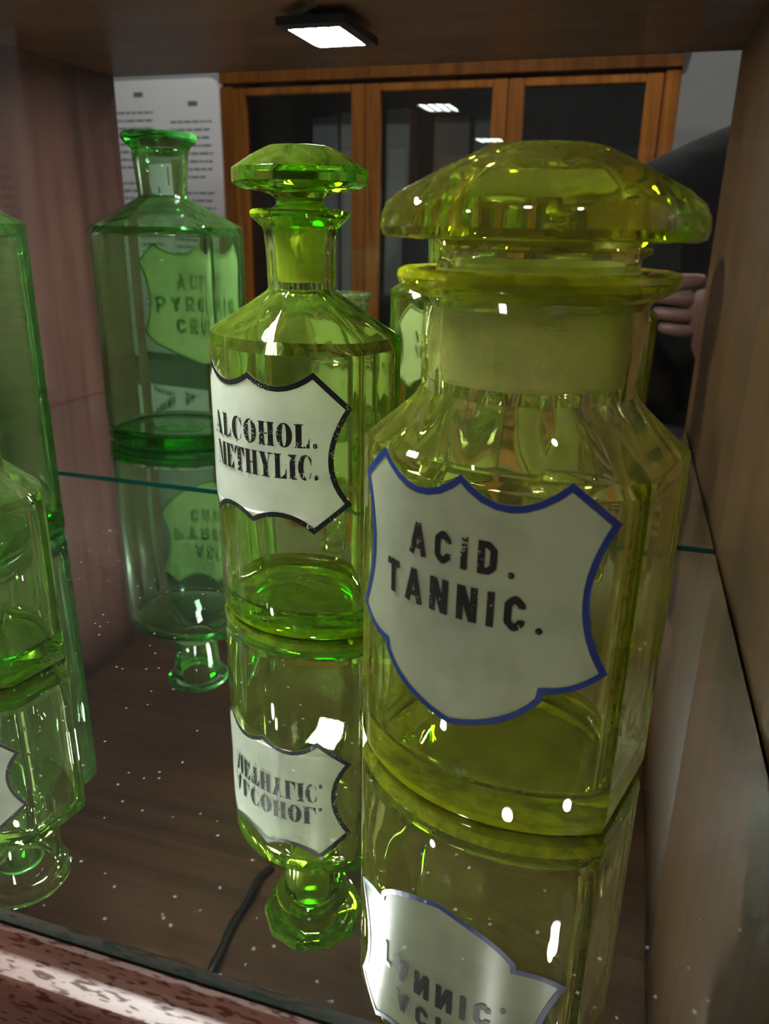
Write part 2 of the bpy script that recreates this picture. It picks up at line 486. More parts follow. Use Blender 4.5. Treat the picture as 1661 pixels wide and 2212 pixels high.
def loft(name, rings, mats, parent, sharp=28, matfun=None, closed_top=True):
    """rings: (z, [(x, y)...]) from one pole to the other; first and last ring collapse to a centre point"""
    bm = bmesh.new()
    vr = []
    for z, pts in rings:
        if len(pts) == 1:
            vr.append([bm.verts.new((pts[0][0], pts[0][1], z))])
        else:
            zs = z if isinstance(z, (list, tuple)) else [z] * len(pts)
            vr.append([bm.verts.new((x, y, zz)) for (x, y), zz in zip(pts, zs)])
    for i in range(len(vr) - 1):
        a, b = vr[i], vr[i + 1]
        mi = matfun(i) if matfun else 0
        if len(a) == 1:
            for k in range(len(b)):
                bm.faces.new((a[0], b[(k + 1) % len(b)], b[k])).material_index = mi
        elif len(b) == 1:
            for k in range(len(a)):
                bm.faces.new((a[k], a[(k + 1) % len(a)], b[0])).material_index = mi
        else:
            for k in range(len(a)):
                bm.faces.new((a[k], a[(k + 1) % len(a)], b[(k + 1) % len(a)], b[k])).material_index = mi
    return from_bm(name, bm, mats, parent, sharp)
def bottle_body(name, P, mat, parent):
    hw, hd, sag = P['hw'], P['hd'], P['sag']
    A = angles(hw, hd)
    wall, zs, zn = P['wall'], P['zs'], P['zn']
    fac, nf = P.get('facets', 0), 0
    def ring(z, f):
        return (z, [(f(t) * math.cos(t), f(t) * math.sin(t)) for t in A])
    outer = lambda ins: (lambda t: plan(t, hw, hd, sag, ins, 300.0, P.get('chamfer', 0.0)))
    inner = lambda ins: (lambda t: plan(t, hw, hd, sag, ins, P.get('round', 11.0), 0.0))
    circ = lambda r: (lambda t: r)
    neck = (lambda r: (lambda t: polyr(t, fac, r))) if fac else circ
    mixf = lambda f, g, k: (lambda t: f(t) * (1 - k) + g(t) * k)
    hr = P.get('heel', 0.006)
    rg = [(0.0022, [(0, 0)]), ring(0.0022, inner(hw * 0.45)), ring(0.0018, outer(0.014)), ring(0.0, outer(hr * 1.25)), ring(0.0, outer(hr * 0.9)),
          ring(hr * 0.10, outer(hr * 0.5)), ring(hr * 0.40, outer(hr * 0.14)), ring(hr, outer(0.0))]
    for k in (0.25, 0.5, 0.75):
        rg.append(ring(hr + (zs - hr) * k, outer(0.0)))
    rg += [ring(zs - 0.003, outer(0.0)), ring(zs - 0.0008, outer(0.0004)), ring(zs + 0.0006, outer(0.0022))]
    rn0 = P['rn0']
    S = 7
    bulge = P.get('bulge', 0.0)
    z0, z1 = zs + 0.0006, zn
    for k in range(1, S + 1):
        q = k / S
        rg.append(ring(z0 + (z1 - z0) * (q + bulge * math.sin(math.pi * q)), mixf(outer(0.0022), neck(rn0 * 1.05), q)))
    prof = P['neck']                         # (z, r) up the outside of the neck, over the lip and to the mouth
    for i, (z, r) in enumerate(prof):
        if z <= P.get('facet_top', 0) and i < P.get('nfac', 99):
            rg.append(ring(z, neck(r)))
        else:
            rg.append(ring(z, circ(r)))
    ri0, ri1 = P['ri']                       # bore at the mouth, bore at the foot of the neck
    zl = prof[-1][0]
    rg.append(ring(zl - 0.002, circ(ri0 + 0.0002)))
    rg.append(ring(zl - 0.004, circ(ri0)))
    rg.append(ring(zn + 0.004, circ(ri1)))
    rg.append(ring(zn - 0.001, circ(ri1 + 0.0008)))
    zi = zs - P.get('drop', 0.004)
    for k in range(1, S + 1):
        q = k / S
        rg.append(ring((zn - 0.001) + (zi - zn + 0.001) * q, mixf(circ(ri1 + 0.0008), inner(wall + 0.003), q)))
    rg.append(ring(zi - 0.003, inner(wall + 0.0006)))
    rg.append(ring(zi - 0.006, inner(wall)))
    zb = P['base']
    for k in (0.3, 0.6, 0.9):
        rg.append(ring((zi - 0.006) + (zb + 0.010 - zi + 0.006) * k, inner(wall)))
    rg += [ring(zb + 0.0045, inner(wall + 0.0006)), ring(zb + 0.002, inner(wall + 0.002)), ring(zb + 0.0006, inner(wall + 0.005)),
           ring(zb, inner(wall + 0.011)), ring(zb + 0.0006, inner(hw * 0.62)), ring(zb + 0.0016, inner(hw * 0.80)), (zb + 0.0018, [(0, 0)])]
    lip0 = 21 + P.get('lip_from', 99)
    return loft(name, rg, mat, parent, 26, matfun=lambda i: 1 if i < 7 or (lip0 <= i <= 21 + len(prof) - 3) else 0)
def lathe(name, prof, mats, parent, n=96, facet=None, sharp=26, matfun=None):
    """prof: (z, r[, facets]) from pole to pole"""
    rg = []
    for e in prof:
        z, r = e[0], e[1]
        f = e[2] if len(e) > 2 else 0
        ph = e[3] if len(e) > 3 else 0.0
        if r < 1e-6:
            rg.append((z, [(0, 0)]))
        else:
            rg.append((z, [((polyr(t, f, r, ph) if f else r) * math.cos(t), (polyr(t, f, r, ph) if f else r) * math.sin(t)) for t in (2 * math.pi * k / n for k in range(n))]))
    return loft(name, rg, mats, parent, sharp, matfun)

# ---- labels: drawn flat in (u, v) millimetres, wrapped on the bowed front
def qb(a, c, b, n=8):
    """arc from a to b that passes through c"""
    cx = 2 * c[0] - 0.5 * (a[0] + b[0]); cyy = 2 * c[1] - 0.5 * (a[1] + b[1])
    return [((1 - t) ** 2 * a[0] + 2 * t * (1 - t) * cx + t * t * b[0], (1 - t) ** 2 * a[1] + 2 * t * (1 - t) * cyy + t * t * b[1]) for t in (k / n for k in range(1, n + 1))]
def seg(a, b, n=4):
    return [(a[0] + (b[0] - a[0]) * k / n, a[1] + (b[1] - a[1]) * k / n) for k in range(1, n + 1)]
def mirror_outline(right):
    """right half from the top centre to the bottom centre, closed by its mirror image"""
    return right + [(-x, y) for x, y in right[-2:0:-1]]
def offset_poly(P, d):
    n = len(P)
    area = sum(P[i][0] * P[(i + 1) % n][1] - P[(i + 1) % n][0] * P[i][1] for i in range(n))
    sg = 1 if area < 0 else -1
    out = []
    for i in range(n):
        a, b, c = Vector(P[i - 1]), Vector(P[i]), Vector(P[(i + 1) % n])
        e1, e2 = (b - a).normalized(), (c - b).normalized()
        n1, n2 = Vector((e1.y, -e1.x)) * sg, Vector((e2.y, -e2.x)) * sg
        m = n1 + n2
        if m.length < 1e-4:
            m = n1.copy()
        m.normalize()
        k = d / max(0.45, m.dot(n1))
        out.append((b.x + m.x * k, b.y + m.y * k))
    return out
class Wrap:
    def __init__(self, P):
        self.hw, self.hd, self.sag = P['hw'], P['hd'], P['sag']
        self.R = (self.hw ** 2 + self.sag ** 2) / (2 * self.sag)
    def __call__(self, u, v, off):
        ph = u / 1000.0 / self.R
        return (self.R + off) * math.sin(ph), -(self.hd + self.sag) + self.R - (self.R + off) * math.cos(ph), v / 1000.0
def wrapped(name, polys, wrap, off, mat, parent, cut=3.0):
    bm = bmesh.new()
    for P in polys:
        vs = [bm.verts.new((x, y, 0)) for x, y in P]
        if len(P) > 4:
            tri = tessellate_polygon([[Vector((x, y, 0)) for x, y in P]])
            for t in tri:
                try:
                    bm.faces.new([vs[i] for i in t])
                except ValueError:
                    pass
        else:
            bm.faces.new(vs)
    if cut:
        xs = [v.co.x for v in bm.verts]
        x = math.floor(min(xs) / cut) * cut + cut
        while x < max(xs):
            bmesh.ops.bisect_plane(bm, geom=bm.verts[:] + bm.edges[:] + bm.faces[:], dist=1e-5, plane_co=(x, 0, 0), plane_no=(1, 0, 0))
            x += cut
    for v in bm.verts:
        v.co = Vector(wrap(v.co.x, v.co.y, off))
    me = bpy.data.meshes.new(name)
    bm.to_mesh(me); bm.free()
    o = link(name, me, mat, parent)
    # faces look outward (to the front)
    bm = bmesh.new(); bm.from_mesh(me)
    for f in bm.faces:
        if f.normal.y > 0:
            f.normal_flip()
    bm.to_mesh(me); bm.free()
    for p in me.polygons:
        p.use_smooth = True
    return o
def border_polys(P, width):
    Q = offset_poly(P, width)
    n = len(P)
    return [[P[i], P[(i + 1) % n], Q[(i + 1) % n], Q[i]] for i in range(n)]

# ---- lettering, in cap-height units
def rc(x0, x1, y0, y1):
    return [(x0, y0), (x1, y0), (x1, y1), (x0, y1)]
def ring_polys(cx, cyy, rx, ry, ix, iy, sx=0.0, a0=0, a1=360, n=28):
    out = []
    for k in range(n):
        t0, t1 = R(a0 + (a1 - a0) * k / n), R(a0 + (a1 - a0) * (k + 1) / n)
        out.append([(cx + rx * math.cos(t0), cyy + ry * math.sin(t0)), (cx + rx * math.cos(t1), cyy + ry * math.sin(t1)),
                    (cx + sx + ix * math.cos(t1), cyy + iy * math.sin(t1)), (cx + sx + ix * math.cos(t0), cyy + iy * math.sin(t0))])
    return out
def disc(cx, cyy, r, n=12):
    return [[(cx + r * math.cos(2 * math.pi * k / n), cyy + r * math.sin(2 * math.pi * k / n)) for k in range(n)]]
TS = 0.045
FAT = {
    'I': (0.46, [rc(0.08, 0.38, 0, 1), rc(0, 0.46, 0, TS), rc(0, 0.46, 1 - TS, 1)]),
    'H': (0.86, [rc(0.06, 0.33, 0, 1), rc(0.53, 0.80, 0, 1), rc(0, 0.39, 0, TS), rc(0, 0.39, 1 - TS, 1), rc(0.47, 0.86, 0, TS), rc(0.47, 0.86, 1 - TS, 1), rc(0.33, 0.53, 0.48, 0.53)]),
    'L': (0.72, [rc(0.06, 0.34, 0, 1), rc(0, 0.42, 1 - TS, 1), rc(0, 0.70, 0, TS), [(0.42, TS), (0.70, TS), (0.70, 0.40), (0.665, 0.40), (0.63, 0.20)]]),
    'A': (0.86, [[(0.10, 0), (0.145, 0), (0.415, 1), (0.37, 1)], [(0.34, 1), (0.50, 1), (0.80, 0), (0.50, 0)], rc(0.19, 0.58, 0.27, 0.32), rc(0, 0.25, 0, TS), rc(0.42, 0.86, 0, TS)]),
    'O': (0.78, ring_polys(0.39, 0.5, 0.39, 0.52, 0.105, 0.47)),
    'C': (0.74, ring_polys(0.38, 0.5, 0.38, 0.52, 0.20, 0.475, 0.10, 52, 308) + [rc(0.665, 0.70, 0.60, 1.0), [(0.52, 0.955), (0.70, 0.62), (0.70, 0.80), (0.58, 0.985)], [(0.665, 0.30), (0.705, 0.30), (0.62, 0.06), (0.58, 0.08)]]),
    'M': (1.02, [rc(0.09, 0.135, 0, 1), [(0.06, 1), (0.33, 1), (0.55, 0.0), (0.47, 0.0)], [(0.47, 0), (0.51, 0), (0.72, 1), (0.68, 1)], rc(0.67, 0.95, 0, 1), rc(0, 0.23, 0, TS), rc(0.61, 1.02, 0, TS), rc(0, 0.2, 1 - TS, 1), rc(0.8, 1.02, 1 - TS, 1)]),
    'E': (0.72, [rc(0.06, 0.34, 0, 1), rc(0, 0.68, 0, TS), rc(0, 0.68, 1 - TS, 1), rc(0.34, 0.52, 0.48, 0.53), rc(0.49, 0.525, 0.34, 0.67), [(0.42, TS), (0.70, TS), (0.70, 0.34), (0.665, 0.34)], [(0.42, 1 - TS), (0.68, 1 - TS), (0.68, 0.70), (0.645, 0.70)]]),
    'T': (0.78, [rc(0.25, 0.53, 0, 1), rc(0.16, 0.62, 0, TS), rc(0.0, 0.78, 1 - TS, 1), [(0.0, 1), (0.24, 0.955), (0.035, 0.64), (0.0, 0.64)], [(0.78, 1), (0.54, 0.955), (0.745, 0.64), (0.78, 0.64)]]),
    'Y': (0.86, [[(0.06, 1), (0.36, 1), (0.56, 0.45), (0.28, 0.45)], [(0.66, 1), (0.71, 1), (0.54, 0.45), (0.50, 0.45)], rc(0.28, 0.56, 0, 0.46), rc(0.19, 0.65, 0, TS), rc(0, 0.42, 1 - TS, 1), rc(0.56, 0.86, 1 - TS, 1)]),
    '.': (0.26, disc(0.13, 0.10, 0.11)),
}
def stroke(pts, wd):
    out = []
    for a, b in zip(pts[:-1], pts[1:]):
        d = Vector((b[0] - a[0], b[1] - a[1]))
        L = d.length
        d.normalize()
        nn = Vector((-d.y, d.x)) * wd / 2
        out.append([(a[0] + nn.x, a[1] + nn.y), (b[0] + nn.x, b[1] + nn.y), (b[0] - nn.x, b[1] - nn.y), (a[0] - nn.x, a[1] - nn.y)])
    for p in pts[1:-1]:
        out += disc(p[0], p[1], wd / 2, 8)
    return out
SW = 0.205
def sans():
    h = SW / 2
    W = 0.56
    oc = 0.15
    G = {}
    x0, x1, y0, y1 = h, W - h, h, 1 - h
    G['I'] = (SW, [rc(0, SW, 0, 1)])
    G['A'] = (0.66, stroke([(0.09, 0), (0.33, 1)], SW) + stroke([(0.57, 0), (0.33, 1)], SW) + [rc(0.16, 0.50, 0.20, 0.35)])
    Cp = [(x1, 0.66), (x1, y1 - oc), (x1 - oc, y1), (x0 + oc, y1), (x0, y1 - oc), (x0, y0 + oc), (x0 + oc, y0), (x1 - oc, y0), (x1, y0 + oc), (x1, 0.34)]
    G['C'] = (W, stroke(Cp, SW))
    G['G'] = (W, stroke(Cp[:-1] + [(x1, 0.46)], SW) + [rc(W * 0.52, W, 0.37, 0.37 + SW)])
    G['O'] = (W, stroke([(x0, 0.5)] + [(x0, y1 - oc), (x0 + oc, y1), (x1 - oc, y1), (x1, y1 - oc), (x1, y0 + oc), (x1 - oc, y0), (x0 + oc, y0), (x0, y0 + oc), (x0, 0.5)], SW))
    G['D'] = (W, [rc(0, SW, 0, 1)] + stroke([(h, y1), (x1 - oc, y1), (x1, y1 - oc), (x1, y0 + oc), (x1 - oc, y0), (h, y0)], SW))
    G['T'] = (0.56, [rc(0, 0.56, 1 - SW, 1), rc(0.28 - h, 0.28 + h, 0, 1)])
    G['N'] = (0.60, [rc(0, SW, 0, 1), rc(0.60 - SW, 0.60, 0, 1), [(0, 1), (SW * 1.15, 1), (0.60, 0), (0.60 - SW * 1.15, 0)]])
    G['E'] = (0.50, [rc(0, SW, 0, 1), rc(0, 0.50, 0, SW), rc(0, 0.50, 1 - SW, 1), rc(0, 0.42, 0.5 - h, 0.5 + h)])
    G['L'] = (0.48, [rc(0, SW, 0, 1), rc(0, 0.48, 0, SW)])
    Pp = stroke([(h, y1), (x1 - oc, y1), (x1, y1 - oc), (x1, 0.42 + oc), (x1 - oc, 0.42), (h, 0.42)], SW)
    G['P'] = (W, [rc(0, SW, 0, 1)] + Pp)
    G['R'] = (W, [rc(0, SW, 0, 1)] + Pp + stroke([(W * 0.55, 0.42), (W - h, 0)], SW))
    G['Y'] = (0.66, stroke([(0.08, 1), (0.33, 0.45)], SW) + stroke([(0.58, 1), (0.33, 0.45)], SW) + [rc(0.33 - h, 0.33 + h, 0, 0.47)])
    G['U'] = (W, stroke([(x0, 1), (x0, y0 + oc), (x0 + oc, y0), (x1 - oc, y0), (x1, y0 + oc), (x1, 1)], SW))
    G['.'] = (0.22, disc(0.11, 0.10, 0.10))
    return G
SANS = sans()
def text_polys(txt, font, u0, u1, v0, cap, gap):
    """set a line so that it fills u0..u1 on baseline v0"""
    tot = sum(font[c][0] for c in txt) + gap * (len(txt) - 1)
    k = (u1 - u0) / tot
    x, out = 0.0, []
    for c in txt:
        wd, polys = font[c]
        for P in polys:
            out.append([(u0 + (x + px) * k, v0 + py * cap) for px, py in P])
        x += wd + gap
    return out
def add_label(root, P, outline, bw, face_mat, border_mat, lines, ink, font):
    wr = Wrap(P)
    plate = wrapped('label_plate', [outline], wr, 0.0005, face_mat, root, 3.0)
    wrapped('border', border_polys(outline, bw), wr, 0.0008, border_mat, plate, None)
    if lines:
        polys = []
        for (txt, u0, u1, v0, cap, gap) in lines:
            polys += text_polys(txt, font, u0, u1, v0, cap, gap)
        wrapped('lettering', polys, wr, 0.0009, ink, plate, None)
    return plate

# ---- the big yellow jar
PJ = dict(hw=0.0571, hd=0.0254, sag=0.0235, wall=0.0060, zs=0.1455, zn=0.1625, rn0=0.0400, round=36.0, base=0.0155, heel=0.0075, chamfer=0.0, facets=12, facet_top=0.185, nfac=3,
          neck=[(0.1660, 0.0402), (0.1760, 0.0404), (0.1860, 0.0405), (0.1960, 0.0400), (0.1990, 0.0420), (0.2010, 0.0465), (0.2030, 0.0492), (0.2055, 0.0502), (0.2075, 0.0496), (0.2085, 0.0475), (0.2078, 0.0430), (0.2070, 0.0385)],
          ri=(0.0372, 0.0368), drop=0.005, lip_from=4)
jar = thing('apothecary_jar', 'large yellow-green square glass jar with blue-edged label reading ACID. TANNIC.', 'jar', (-0.0336, 0.2952, 0.0), -R(16.8))
bottle_body('jar_body', PJ, [jar_glass, jar_glow], jar)
lid = [(0.2400, 0.0), (0.2395, 0.010), (0.2370, 0.020), (0.2320, 0.0275), (0.2230, 0.0300), (0.2100, 0.0310), (0.1720, 0.0315), (0.1700, 0.0325), (0.1700, 0.0350), (0.1715, 0.0360), (0.2060, 0.0364), (0.2085, 0.0360),
       (0.2120, 0.0348), (0.2160, 0.0352), (0.2180, 0.0380), (0.2186, 0.0450), (0.2180, 0.0530), (0.2190, 0.0556), (0.2215, 0.0565), (0.2260, 0.0560), (0.2300, 0.0540), (0.2335, 0.0505, 14), (0.2400, 0.0380, 14), (0.2470, 0.0230, 14), (0.2482, 0.0190), (0.2490, 0.0100), (0.2492, 0.0)]
lathe('lid', lid, [jar_glass, jar_frost], jar, 98, matfun=lambda i: 1 if 5 <= i <= 10 else 0)
rh = [(0.0, 143.6)] + qb((0, 143.6), (18.0, 135.3), (37.2, 145.2)) + seg((37.2, 145.2), (54.3, 131.6)) + qb((54.3, 131.6), (46.6, 103.2), (56.0, 75.0), 12) + qb((56.0, 75.0), (45.5, 68.6), (34.4, 66.3), 6) + seg((34.4, 66.3), (34.0, 63.2), 2) + qb((34.0, 63.2), (20.5, 51.8), (0, 44.6), 8)
add_label(jar, PJ, mirror_outline(rh), 2.5, label_jar, ink_blue, [('ACID.', -21.2, 21.3, 109.2, 12.4, 0.30), ('TANNIC.', -33.8, 32.2, 89.6, 13.6, 0.26)], ink_worn, SANS)

# ---- the lime bottle with the faceted stopper
PA = dict(hw=0.0536, hd=0.0167, sag=0.0282, wall=0.0054, zs=0.1680, zn=0.1890, rn0=0.0182, round=32.0, base=0.0130, heel=0.0055, facets=10, facet_top=0.212, nfac=3,
          neck=[(0.1905, 0.0181), (0.2000, 0.0184), (0.2110, 0.0188), (0.2180, 0.0194), (0.2215, 0.0205), (0.2240, 0.0232), (0.2258, 0.0256), (0.2275, 0.0264), (0.2292, 0.0261), (0.2300, 0.0245), (0.2300, 0.0180)],
          ri=(0.0158, 0.0148), drop=0.005, lip_from=4)
alc = thing('stoppered_bottle', 'lime green glass bottle with faceted stopper and label reading ALCOHOL. METHYLIC.', 'bottle', (-0.1710, 0.4046, 0.0), -R(16.2))
bottle_body('bottle_body', PA, [alc_glass, alc_glow], alc)
F10 = 10
stp = [(0.1940, 0.0), (0.1940, 0.0120), (0.1948, 0.0135), (0.1965, 0.0141), (0.2290, 0.0151), (0.2305, 0.0150), (0.2320, 0.0128), (0.2340, 0.0122), (0.2355, 0.0130), (0.2375, 0.0165), (0.2388, 0.0230),
       (0.2394, 0.0290, F10), (0.2408, 0.0330, F10), (0.2428, 0.0352, F10), (0.2492, 0.0352, F10), (0.2500, 0.0345, F10), (0.2560, 0.0250, F10), (0.2596, 0.0175, F10), (0.2600, 0.0160, F10), (0.2602, 0.0)]
lathe('stopper', stp, [alc_glass, alc_frost], alc, 100, matfun=lambda i: 1 if i <= 4 else 0)
bm = bmesh.new()
for pts in ([(-8, 1), (-6, 5), (-5, -1), (-3, 4), (-2, 0)], [(0, -2), (3, 5)], [(4, 0), (6, 3), (4, 4), (7, 0), (9, 3)]):
    for P4 in stroke([(x * 0.001, y * 0.001 - 0.003) for x, y in pts], 0.0005):
        bm.faces.new([bm.verts.new((x, y, 0.26035)) for x, y in P4])
from_bm('pen_mark', bm, ink_border, alc, recalc=False)
rh = [(0.0, 151.3)] + qb((0, 151.3), (18.0, 145.4), (36.6, 153.3)) + seg((36.6, 153.3), (56.2, 134.6)) + qb((56.2, 134.6), (46.4, 107.0), (56.2, 83.2), 12) + seg((56.2, 83.2), (35.8, 66.4)) + qb((35.8, 66.4), (19.0, 74.8), (0, 69.4), 8)
add_label(alc, PA, mirror_outline(rh), 2.8, label_alc, ink_border, [('ALCOHOL.', -33.6, 38.6, 114.1, 12.6, 0.10), ('METHYLIC.', -31.0, 38.8, 96.9, 13.4, 0.08)], ink_black, FAT)

# ---- the tall emerald bottle without a stopper (seen again in the mirror)
PE = dict(hw=0.0710, hd=0.0315, sag=0.0330, wall=0.0062, zs=0.2215, zn=0.2475, rn0=0.0242, round=32.0, base=0.0150, heel=0.0060,
          neck=[(0.2500, 0.0241), (0.2650, 0.0252), (0.2800, 0.0264), (0.2900, 0.0275), (0.2950, 0.0300), (0.2985, 0.0345), (0.3010, 0.0364), (0.3035, 0.0368), (0.3058, 0.0362), (0.3068, 0.0340), (0.3060, 0.0260)],
          ri=(0.0222, 0.0200), drop=0.005, lip_from=5)
acet = thing('open_bottle', 'tall emerald green bottle without stopper, at the left edge and again in the mirror', 'bottle', (-0.4617, 0.4255, 0.0), 0.0)
bottle_body('bottle_body', PE, [acet_glass, acet_glow], acet)
rh = [(0.0, 204.0)] + qb((0, 204.0), (26.0, 194.5), (52.0, 205.5)) + seg((52.0, 205.5), (71.0, 186.0)) + qb((71.0, 186.0), (60.5, 148.0), (68.0, 112.0), 12) + qb((68.0, 112.0), (52.0, 92.0), (0, 70.0), 10)
add_label(acet, PE, mirror_outline(rh), 2.4, label_acet, ink_border, [('ACET.', -29, 31, 155.5, 17.3, 0.22), ('PYROLIG.', -54, 56, 130.5, 17.3, 0.22), ('CRUD.', -32, 34, 106.0, 17.3, 0.22)], ink_black, SANS)

# ---- the small pale jar cut by the left edge
PL = dict(hw=0.0420, hd=0.0155, sag=0.0200, wall=0.0048, zs=0.0965, zn=0.1065, rn0=0.0225, round=32.0, base=0.0120, heel=0.0050,
          neck=[(0.1090, 0.0224), (0.1250, 0.0224), (0.1400, 0.0226), (0.1450, 0.0240), (0.1475, 0.0258), (0.1500, 0.0264), (0.1522, 0.0258), (0.1530, 0.0240), (0.1526, 0.0208)],
          ri=(0.0200, 0.0192), drop=0.004)
lf = thing('small_jar', 'small pale green glass jar cut off by the left edge of the picture', 'jar', (-0.3120, 0.2915, 0.0), -R(10.0))
bottle_body('jar_body', PL, [lf_glass, lf_glow], lf)
rh = [(0.0, 82.0)] + qb((0, 82.0), (14.5, 77.5), (29.0, 84.0)) + seg((29.0, 84.0), (45.5, 68.8)) + qb((45.5, 68.8), (38.5, 52.0), (45.5, 36.0), 12) + seg((45.5, 36.0), (31.0, 24.0)) + qb((31.0, 24.0), (15.0, 30.5), (0, 26.5), 8)
add_label(lf, PL, mirror_outline(rh), 1.7, label_alc, ink_border, [], ink_black, SANS)

# ------------------------------------------------------------------ the room behind the photographer (it shows in the back mirror)
FZ = -0.98
def wallbox(name, dims, mat):
    return struct(box_obj(name, dims, mat))
wall_m = plain('grey_plaster', (0.30, 0.30, 0.31), 0.9, noise=0.08, scale=6.0)
floor_m = plain('grey_floor', (0.10, 0.09, 0.085), 0.45, noise=0.2, scale=5.0)
ceil_m = plain('white_ceiling', (0.55, 0.55, 0.55), 0.9, noise=0.03)
X0, X1, Y0, Y1, CZ = -2.7, 1.7, -2.13, 0.75, 1.62
wallbox('floor', (X0, X1, Y0, Y1, FZ - 0.05, FZ), floor_m)
wallbox('ceiling', (X0, X1, Y0, Y1, CZ, CZ + 0.05), ceil_m)
wallbox('wall_back', (X0 - 0.1, X1 + 0.1, Y0 - 0.1, Y0, FZ - 0.05, CZ + 0.05), wall_m)
wallbox('wall_front', (X0 - 0.1, X1 + 0.1, Y1, Y1 + 0.1, FZ - 0.05, CZ + 0.05), wall_m)
wallbox('wall_left', (X0 - 0.1, X0, Y0, Y1, FZ - 0.05, CZ + 0.05), wall_m)
wallbox('wall_right', (X1, X1 + 0.1, Y0, Y1, FZ - 0.05, CZ + 0.05), wall_m)

# unseen round downlights; two put there to brighten the panel and opposite cabinet
room_emit = emit('ceiling_light_glow', (1.0, 0.96, 0.91), ROOM_LIGHT)
fix_m = plain('white_metal', (0.6, 0.6, 0.6), 0.4)
for i, (lx, ly, lab) in enumerate(((-1.80, -1.30, 'unseen round ceiling downlight placed to brighten the text panel'), (-0.10, -1.00, 'round ceiling downlight in front of the orange cabinet'), (0.85, -0.95, 'round ceiling downlight nearest the right wall'), (-0.62, -0.22, 'added round ceiling downlight that brightens the cabinet opposite'))):
    t = thing('ceiling_downlight', lab, 'ceiling light', (lx, ly, CZ), 0, 'round lights in the room ceiling')
    lathe('trim_ring', [(-0.001, 0.085), (-0.012, 0.105), (-0.022, 0.100), (-0.024, 0.090), (-0.014, 0.084)], fix_m, t, 40)
    lathe('lens', [(-0.012, 0.0), (-0.0125, 0.05), (-0.013, 0.082), (-0.008, 0.0835), (-0.006, 0.0)], room_emit, t, 40)

# printed text panel on the wall
tp = thing('text_panel', 'tall white exhibition panel with columns of small printed text on the wall', 'panel', (-2.2, Y0, -0.35))
pw, ph_ = 0.46, 1.16
bm = bmesh.new()
cr = 0.05
out2 = []
for cx_, cz_, a0 in ((pw - cr, ph_ - cr, 0), (-pw + cr, ph_ - cr, 90), (-pw + cr, cr, 180), (pw - cr, cr, 270)):
    for k in range(7):
        a = R(a0 + 15 * k)
        out2.append((cx_ + cr * math.cos(a), cz_ + cr * math.sin(a)))
f1 = [bm.verts.new((x, 0.020, z)) for x, z in out2]
f2 = [bm.verts.new((x, 0.002, z)) for x, z in out2]
bm.faces.new(f1[::-1]); bm.faces.new(f2)
for i in range(len(out2)):
    j = (i + 1) % len(out2)
    bm.faces.new((f1[i], f1[j], f2[j], f2[i]))
paper_m = plain('white_panel_print', (0.80, 0.80, 0.84), 0.6, noise=0.03)
from_bm('board', bm, paper_m, tp)
text_m = plain('grey_print', (0.16, 0.16, 0.17), 0.8)
bm = bmesh.new()
rnd = random.Random(3)
for (c0, c1, zt) in ((0.22, 0.42, 1.00), (-0.04, 0.14, 1.04), (-0.30, -0.12, 1.02)):
    box(bm, c0 + 0.09, c0 + 0.135, 0.0203, 0.0206, zt + 0.055, zt + 0.075)
    z = zt
    k = 0
    while z > 0.14:
        if k % 9 == 8:
            z -= 0.034
        x = c0
        end = c1 - (rnd.random() * 0.08 if k % 9 == 7 else rnd.random() * 0.008)
        while x < end - 0.006:
            wl = min(0.012 + rnd.random() * 0.034, end - x)
            box(bm, x, x + wl, 0.0203, 0.0206, z - 0.0085, z)
            x += wl + 0.006
        z -= 0.031
        k += 1
from_bm('printed_text', bm, text_m, tp)['kind'] = 'stuff'

# glazed cabinet standing opposite the case
oc = thing('glazed_cabinet', 'orange wooden cabinet with three glazed doors standing opposite the display case', 'cabinet', (-0.64, -1.55, FZ))
def op(name, dims, mat, bevel=0.0, parent=None):
    o = box_obj(name, dims, mat, None, bevel)
    o.parent = parent or oc
    o.matrix_parent_inverse = Matrix.Translation(-oc.location) if parent is None else Matrix.Translation(-oc.location)
    return o
YO = -1.30
op('side_panel', (-1.307, -1.285, YO - 0.45, YO - 0.02, FZ, 0.70), wood_opp)
op('side_panel', (0.039, 0.061, YO - 0.45, YO - 0.02, FZ, 0.70), wood_opp)
op('back_panel', (-1.285, 0.039, YO - 0.45, YO - 0.435, FZ, 0.70), wood_dk)
op('top_panel', (-1.285, 0.039, YO - 0.435, YO - 0.02, 0.66, 0.70), wood_dk)
op('cornice', (-1.33, 0.085, YO - 0.47, YO + 0.03, 0.70, 0.78), wood_opp, 0.006)
op('painted_gap_shade', (-1.307, 0.061, YO - 0.03, YO - 0.02, 0.629, 0.648), wood_dk)  # dark strip standing in for the shade above the doors
op('frieze', (-1.307, 0.061, YO - 0.02, YO + 0.002, 0.646, 0.70), wood_opp)
op('base_panel', (-1.285, 0.039, YO - 0.435, YO - 0.004, FZ, FZ + 0.10), wood_opp)
op('corner_post', (0.0185, 0.061, YO - 0.02, YO + 0.004, FZ + 0.10, 0.636), wood_opp, 0.004)
op('corner_post', (-1.307, -1.264, YO - 0.02, YO + 0.004, FZ + 0.10, 0.636), wood_opp, 0.004)
